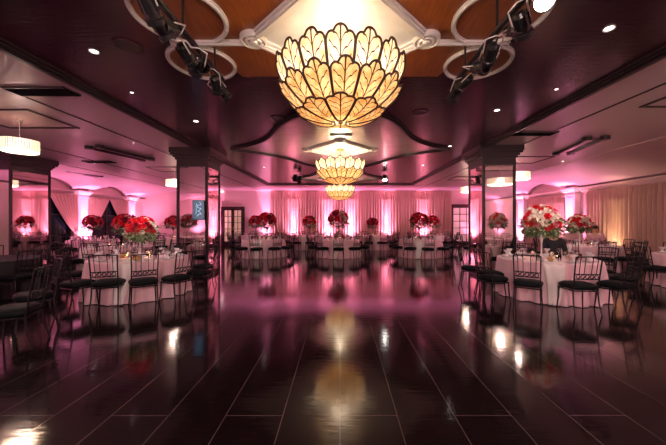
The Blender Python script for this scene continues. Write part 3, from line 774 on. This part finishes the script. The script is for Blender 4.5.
for ti, (tn_, tx, ty, phase, cp, lod, ra, dk) in enumerate(tables):
    what = 'black' if dk else 'blush'
    e = tag(empty('banquet_table', (tx, ty, 0)), ('round banquet table under a floor-length %s cloth, ' % what) + tn_, 'table', 'round banquet tables')
    cloth_bm(40 + ti).build('tablecloth', MT['dark_cloth'] if dk else MT['cloth'], e, smooth=True)
    if lod != 3:
        o = runner_bm().build('table_runner', MT['runner'], e, smooth=True); o.rotation_euler = (0, 0, ra); so = o.modifiers.new('t', 'SOLIDIFY'); so.thickness = .004
    if phase is None:
        if tx > 4:   # right foreground, hand placed (x, y, heading offset)
            lst = [(X(492, 5.75), 5.72, R(-4)), (X(479, 6.3), 6.42, 0), (X(530, 5.2), 5.26, R(10)), (X(581, 5.0), 5.07, R(8)), (X(614, 5.15), 5.12, R(2)), (5.45, 5.75, 0), (5.68, 6.5, 0), (3.1, 7.0, 0), (5.35, 7.42, 0), (4.78, 7.5, 0)]
            nmz = ['second from the left of its near side', 'leftmost, beside the mirrored column', 'near side, left of centre', 'near side, right of centre, turned slightly', 'near side, far right corner', 'right side', 'right side, farther', 'far left side', 'far side, under the person in black', 'far side']
        elif ty > 5:
            lst = [(X(107, 5.25), 5.3, R(12)), (X(140, 5.3), 5.4, R(2)), (X(174, 5.65), 5.75, R(4)), (X(72, 5.1), 5.22, R(-4)), (X(197, 6.25), 6.35, 0), (-5.5, 6.2, 0), (-5.35, 6.95, 0), (-3.35, 7.25, 0), (-4.3, 7.6, 0)]
            nmz = ['near side, left of centre', 'near side, centred', 'near side, right of centre', 'near side, far left, in shadow', 'right side beside the mirrored column', 'left side', 'left side, farther', 'far right side', 'far side']
        else:
            lst = [(-3.98, 3.62, R(8)), (-4.05, 2.95, R(-5)), (-4.5, 4.35, 0)]
            nmz = ['frontmost in the dark corner', 'nearest the viewer, cut by the left edge', 'farther one behind']
    else:
        lst = []; nmz = []
        for k in range(10):
            a = -pi / 2 + phase + 2 * pi * k / 10
            rr = 1.14 + random.uniform(-.02, .05)
            lst.append((tx + rr * cos(a), ty + rr * sin(a), random.uniform(-.12, .12))); nmz.append((POS10 if phase < .15 else POS10b)[k] + ' seat')
    for (x, y, dr), pn_ in zip(lst, nmz):
        if ti > 14 and lod == 3 and y < 2.6 and abs(x) < 5.9: continue
        if x > XR - .45 or x < XL + .5: continue
        if tn_ == 'the front right table' and pn_ == 'leftmost, beside the mirrored column': x, y = 3.18, 6.25
        a = atan2(ty - y, tx - x)
        chair.place((x, y, 0), a - pi / 2 + dr, 'black iron chair at %s, %s' % (tn_, pn_), 'chair', 'black banquet chairs with padded seats')
    if lod in (0, 1, 2):
        for k in range(10):
            a = -pi / 2 + (phase or 0) + 2 * pi * k / 10; ps = (POS10 if (phase or 0) < .15 else POS10b)[k]
            if lod == 0 and k in (4, 5, 6): continue
            def P(r, da, z=.766): return (tx + r * cos(a + da), ty + r * sin(a + da), z)
            w = '%s, %s seat' % (tn_, ps)
            plate.place(P(.74, 0), a, 'white dinner plate at ' + w, 'plate', 'dinner plates')
            napk.place(P(.74, 0, .773), a, 'standing folded napkin at ' + w, 'napkin', 'folded napkins')
            gob.place(P(.52, .2), a, 'stemmed wine glass at ' + w, 'glass', 'wine glasses')
            if lod > 0: tum.place(P(.56, -.22), a, 'clear water glass at ' + w, 'glass', 'water glasses')
        for k in range(3 if lod == 2 else 2):
            a = .6 + k * 2.2 + ti
            vot.place((tx + .24 * cos(a), ty + .24 * sin(a), .772), 0, 'votive candle on %s, %s' % (tn_, ['closest to the vase', 'beside the vase, the second', 'beside the vase, the third'][k]), 'candle', 'votive candles')
    if cp:
        CEN[cp[0]].place((tx + cp[1], ty + cp[2], .77), random.uniform(0, 3), cp[3], 'flower arrangement', 'tall floral centrepieces', cp[4])
for (x, y, p) in ((4.26, 6.26, 55), (-4.2, 6.38, 85), (8.0, 9.9, 45), (-6.8, 9.4, 20)):  # ceiling pin spots added to brighten the flowers
    D = Vector((x, y, 1.6)) - Vector((x * .8, y - 1.6, CEIL - .03))
    dp.place((x * .8, y - 1.6, CEIL - .001), 0, 'added ceiling pin spot aimed at the centrepiece of the %s table' % {4.26: 'front right', -4.2: 'front left', 8.0: 'second right', -6.8: 'second left'}[x], 'downlight', 'recessed downlights', .5)
    o = lamp('SPOT', 'added_pin_spot_beam', (x * .8, y - 1.6, CEIL - .03), (1, .82, .78), p * 1.6, spot_size=R(26), spot_blend=.5, shadow_soft_size=.04); o.rotation_euler = D.to_track_quat('-Z', 'Y').to_euler()
# small bowls and bread dishes on the two foreground tables
def make_bowl():
    e = empty('bread_basket'); MB().lathe([(.001, 0), (.06, 0), (.10, .05), (.095, .05), (.055, .01), (.001, .01)], n=18, caps=False).build('bowl', MT['gold'], e, smooth=True)
    b = MB()
    for k in range(6): b.lathe([(.004, -.03), (.03, -.01), (.03, .012), (.004, .03)], (.045 * cos(k), .045 * sin(k), .055), 8)
    b.build('bread', mat('bread_crust', (.50, .24, .10), .7), e, smooth=True); return e
bk = Proto(make_bowl)
for x, y, l in ((4.05, 5.75, 'bread basket near the front of the right foreground table'), (4.8, 6.1, 'bread basket right of the vase on the right foreground table'), (-4.05, 5.9, 'bread basket near the front of the left foreground table'), (-4.6, 6.3, 'bread basket left of the vase on the left foreground table')):
    bk.place((x, y, .77), 0, l, 'bread basket')

# ---------------------------------------------------------------- people
def skin_mesh(name, verts, edges, rad, mats, root=0, sub=2, parent=None):
    me = bpy.data.meshes.new(name); me.from_pydata(verts, edges, []); o = bpy.data.objects.new(name, me); C.objects.link(o)
    md = o.modifiers.new('s', 'SKIN'); 
    for i, d in enumerate(me.skin_vertices[0].data): d.radius = (rad[i] if isinstance(rad[i], tuple) else (rad[i], rad[i])); d.use_root = (i == root)
    md2 = o.modifiers.new('u', 'SUBSURF'); md2.levels = sub; md2.render_levels = sub
    dg = bpy.context.evaluated_depsgraph_get(); dg.update(); m2 = bpy.data.meshes.new_from_object(o.evaluated_get(dg)); m2.name = name
    bpy.data.objects.remove(o); m2.materials.clear(); m2.materials.append(mats)
    m2.polygons.foreach_set('use_smooth', [True] * len(m2.polygons))
    p = bpy.data.objects.new(name, m2); C.objects.link(p); p.parent = parent; return p
def person(x, y, rz, label, top, hairlen, sh=1.0):
    e = tag(empty('person', (x, y, 0), rz), label, 'person')   # faces local +Y, seated
    V = [(0, -.02, .56), (0, -.03, .75), (0, -.02, .95), (0, -.01, 1.10), (0, 0, 1.17), (0, .02, 1.24), (0, .03, 1.31), (0, .03, 1.36)]
    E = [(0, 1), (1, 2), (2, 3), (3, 4), (4, 5), (5, 6), (6, 7)]; Rd = [(.17, .12), (.14, .10), (.16, .11), (.13, .09), .055, .075, .088, .055]
    for s in (-1, 1):
        i = len(V); V += [(s * .17, -.01, 1.05), (s * .22, .03, .88), (s * .25, .08, .78), (s * .20, .27, .79), (s * .17, .36, .80), (s * .10, .0, .54), (s * .12, .38, .50), (s * .12, .42, .28), (s * .12, .42, .08), (s * .12, .52, .05)]
        E += [(3, i), (i, i + 1), (i + 1, i + 2), (i + 2, i + 3), (i + 3, i + 4), (0, i + 5), (i + 5, i + 6), (i + 6, i + 7), (i + 7, i + 8), (i + 8, i + 9)]
        Rd += [.06, .048, .042, .032, .030, .09, .065, .05, .038, .035]
    skin_mesh('body', V, E, Rd, MT['skin'], parent=e)
    # jacket / dress following the body, slightly larger
    keep = list(range(0, 4)); idx = {k: k for k in keep}; V2 = [V[k] for k in keep]; E2 = [(0, 1), (1, 2), (2, 3)]; R2 = [(.19, .14), (.16, .12), (.18, .13), (.16, .12)]
    for s_, base in ((-1, 8), (1, 18)):
        j = len(V2); V2 += [V[base], V[base + 1], V[base + 2], V[base + 3]]; E2 += [(3, j), (j, j + 1), (j + 1, j + 2), (j + 2, j + 3)]; R2 += [.085, .064, .054, .044]
        j = len(V2); V2 += [V[base + 5], V[base + 6], V[base + 7]]; E2 += [(0, j), (j, j + 1), (j + 1, j + 2)]; R2 += [.105, .08, .062]
    j = len(V2); V2.append((0, .0, 1.165)); E2.append((3, j)); R2.append((.085, .075))
    skin_mesh('jacket' if top is MT['suit'] else 'dress', V2, E2, R2, top, parent=e)
    b = MB(); Mh = Matrix.Identity(3)
    def hf(u, v):
        th = u * 2 * pi; ph = v * pi * .62; back = max(0, -sin(th))
        r = .102; drop = (hairlen * max(0, v - .6) / .4 * (.35 + .65 * back))
        return (r * .86 * sin(ph) * cos(th), .015 + r * 1.08 * sin(ph) * sin(th) - .02 * v, 1.31 + r * 1.1 * cos(ph) * (1 + .0) - drop + (.04 * v if sin(th) > .3 else 0))
    b.grid(hf, 24, 12); h = b.build('hair', MT['hair'], e, smooth=True)
    b = MB()
    for s in (-1, 1): b.lathe([(.001, -.010), (.009, -.004), (.009, .004), (.001, .010)], (s * .03, .112, 1.305), 8)
    b.build('eye', MT['black'], e)
    MB().lathe([(.004, .03), (.010, .005), (.014, -.012), (.004, -.018)], (0, .118, 1.285), 8).build('nose', MT['skin'], e, smooth=True)
    MB().box((0, .105, 1.245), (.045, .012, .010)).build('mouth', MT['redglow'], e)
    return e
person(5.35, 7.42, R(150), 'person in a black jacket seated behind the right foreground table, right one', MT['suit'], .0)
person(8.52, 10.93, R(160), 'dark-haired seated person by the second right table, left of the centrepiece glow', MT['dress'], .12)
person(9.08, 10.52, R(130), 'dark-haired seated person below the red centrepiece at the right pilaster', MT['dress'], .05)

# ---------------------------------------------------------------- uplights
PK = (1, .29, .58)
def make_up():
    e = empty('uplight'); MB().lathe([(.07, 0), (.08, .02), (.08, .16), (.07, .18)], n=14).build('can', MT['black'], e)
    MB().lathe([(.001, .183), (.066, .183)], n=14, caps=False).build('lens', MT['pinklens'], e); return e
up = Proto(make_up)
def uplight(x, y, label, power, tilt, size=50, col=PK, blend=.9, nar=3.2, wide=1.2):
    up.place((x, y, 0), 0, label, 'uplight', 'pink uplights')
    lamp('SPOT', 'uplight_beam', (x, y, .22), col, power * nar, rot=tilt, spot_size=R(26), spot_blend=.8, shadow_soft_size=.08)
    lamp('SPOT', 'uplight_wash', (x, y, .22), col, power * wide, rot=tilt, spot_size=R(size), spot_blend=blend, shadow_soft_size=.06)
for i, ux in enumerate(UX):
    uplight(ux, YB - .5, 'pink uplight at the foot of the back wall curtains, %s from the left' % ['first', 'second', 'third', 'fourth', 'fifth', 'sixth'][i], 330 if i in (2, 3) else 260, (R(180 - 8), 0, 0), 90, nar=3.6, wide=.9)
for y, i in ((14.7, 'first'), (18.15, 'second')):
    uplight(XL + .72, y, 'pink uplight below the %s glowing pilaster of the left wall' % i, 240, (R(180), R(-7), 0), 110)
uplight(XL + .72, 11.25, 'pink uplight behind the mirrored pier on the left', 240, (R(180), R(-7), 0), 110)
for y, i in ((13.45, 'nearer'), (17.1, 'farther')):
    uplight(XR - .72, y, 'pink uplight below the %s glowing pilaster of the right wall' % i, 260, (R(180), R(7), 0), 110)
uplight(X(213, YB - .5), YB - .5, 'pink uplight at the back wall left of the double door', 160, (R(173), 0, 0), 95)
uplight(8.6, YB - .5, 'pink uplight in the far right corner', 160, (R(173), 0, 0), 95)
uplight(XR - .5, 11.2, 'warm uplight on the tan curtain of the right wall', 45, (R(180), R(6), 0), 90, (1, .62, .35), nar=2)
uplight(XL + .72, 7.8, 'pink uplight on the left wall at the photo edge', 160, (R(180), R(-7), 0), 110)
for x, y, l, rt in ((XR - .7, -3.6, 'added pink uplight on the right wall behind the viewer', (R(180), R(10), 0)), (XR - .7, 1.2, 'added pink uplight on the right wall beyond the photo edge', (R(180), R(10), 0)),
                    (-11.2, YF + .7, 'added pink uplight on the wall behind the viewer, left', (R(190), 0, 0)), (-7.2, YF + .7, 'added pink uplight on the wall behind the viewer, middle left', (R(190), 0, 0)), (7.5, YF + .7, 'added pink uplight on the wall behind the viewer, right', (R(190), 0, 0)),
                    (XL + .7, -2.5, 'added pink uplight on the left wall behind the viewer', (R(180), R(-10), 0)), (XL + .7, 3.5, 'added pink uplight on the left wall beyond the photo edge', (R(180), R(-10), 0))):
    uplight(x, y, l, 200, rt, 100)  # unseen uplights added to brighten the mirrored rear walls and side ceilings
# unseen chandelier and pendants added behind the viewer to brighten the front tables
chp.place((0.005, -1.75, 2.63), 0, 'added unseen shell-petal chandelier behind the viewer', 'chandelier', 'shell chandeliers down the centre of the hall')
lamp('POINT', 'chandelier_and_fill_glow', (0, -1.75, 2.45), (1, .72, .66), 230, shadow_soft_size=.15)  # added fill lamp, set below the bowl
for (x, l, p) in ((-6.55, 'left', 50), (6.3, 'right', 110)):
    pp.place((x, -1.2, CEIL), 0, 'added unseen crystal drum pendant behind the viewer on the ' + l, 'pendant light', 'crystal drum pendants')
    lamp('POINT', 'pendant_and_fill_glow', (x, -1.2, CEIL - .95), (1, .68, .64), p, shadow_soft_size=.15)  # added fill lamp, hung under the shade
sco = tag(empty('wall_lamp', (X(224, YB), YB - .02, Z(192, YB))), 'small bright lamp on the pink wall above the double door', 'lamp')
MB().box((0, -.04, 0), (.34, .06, .12)).build('housing', MT['trim'], sco)
MB().lathe([(.001, -.05), (.045, -.03), (.05, 0), (.045, .03), (.001, .05)], (-.08, -.1, 0), 12).build('lens', MT['down'], sco, smooth=True)
# night outside
w = bpy.data.worlds.new('night'); sc.world = w; w.use_nodes = True
w.node_tree.nodes['Background'].inputs[0].default_value = (.01, .012, .02, 1); w.node_tree.nodes['Background'].inputs[1].default_value = .3

cam = bpy.data.cameras.new('camera'); co = bpy.data.objects.new('camera', cam); C.objects.link(co)
co.location = (0, 0, H); co.rotation_euler = (pi / 2, 0, 0); cam.lens = 16; cam.sensor_width = 36; cam.shift_x = -7 / 666; cam.clip_start = .05
sc.camera = co
vs = sc.view_settings; vs.view_transform = 'Standard'; vs.look = 'None'; vs.gamma = 1; vs.exposure = 1.42; vs.use_curve_mapping = False
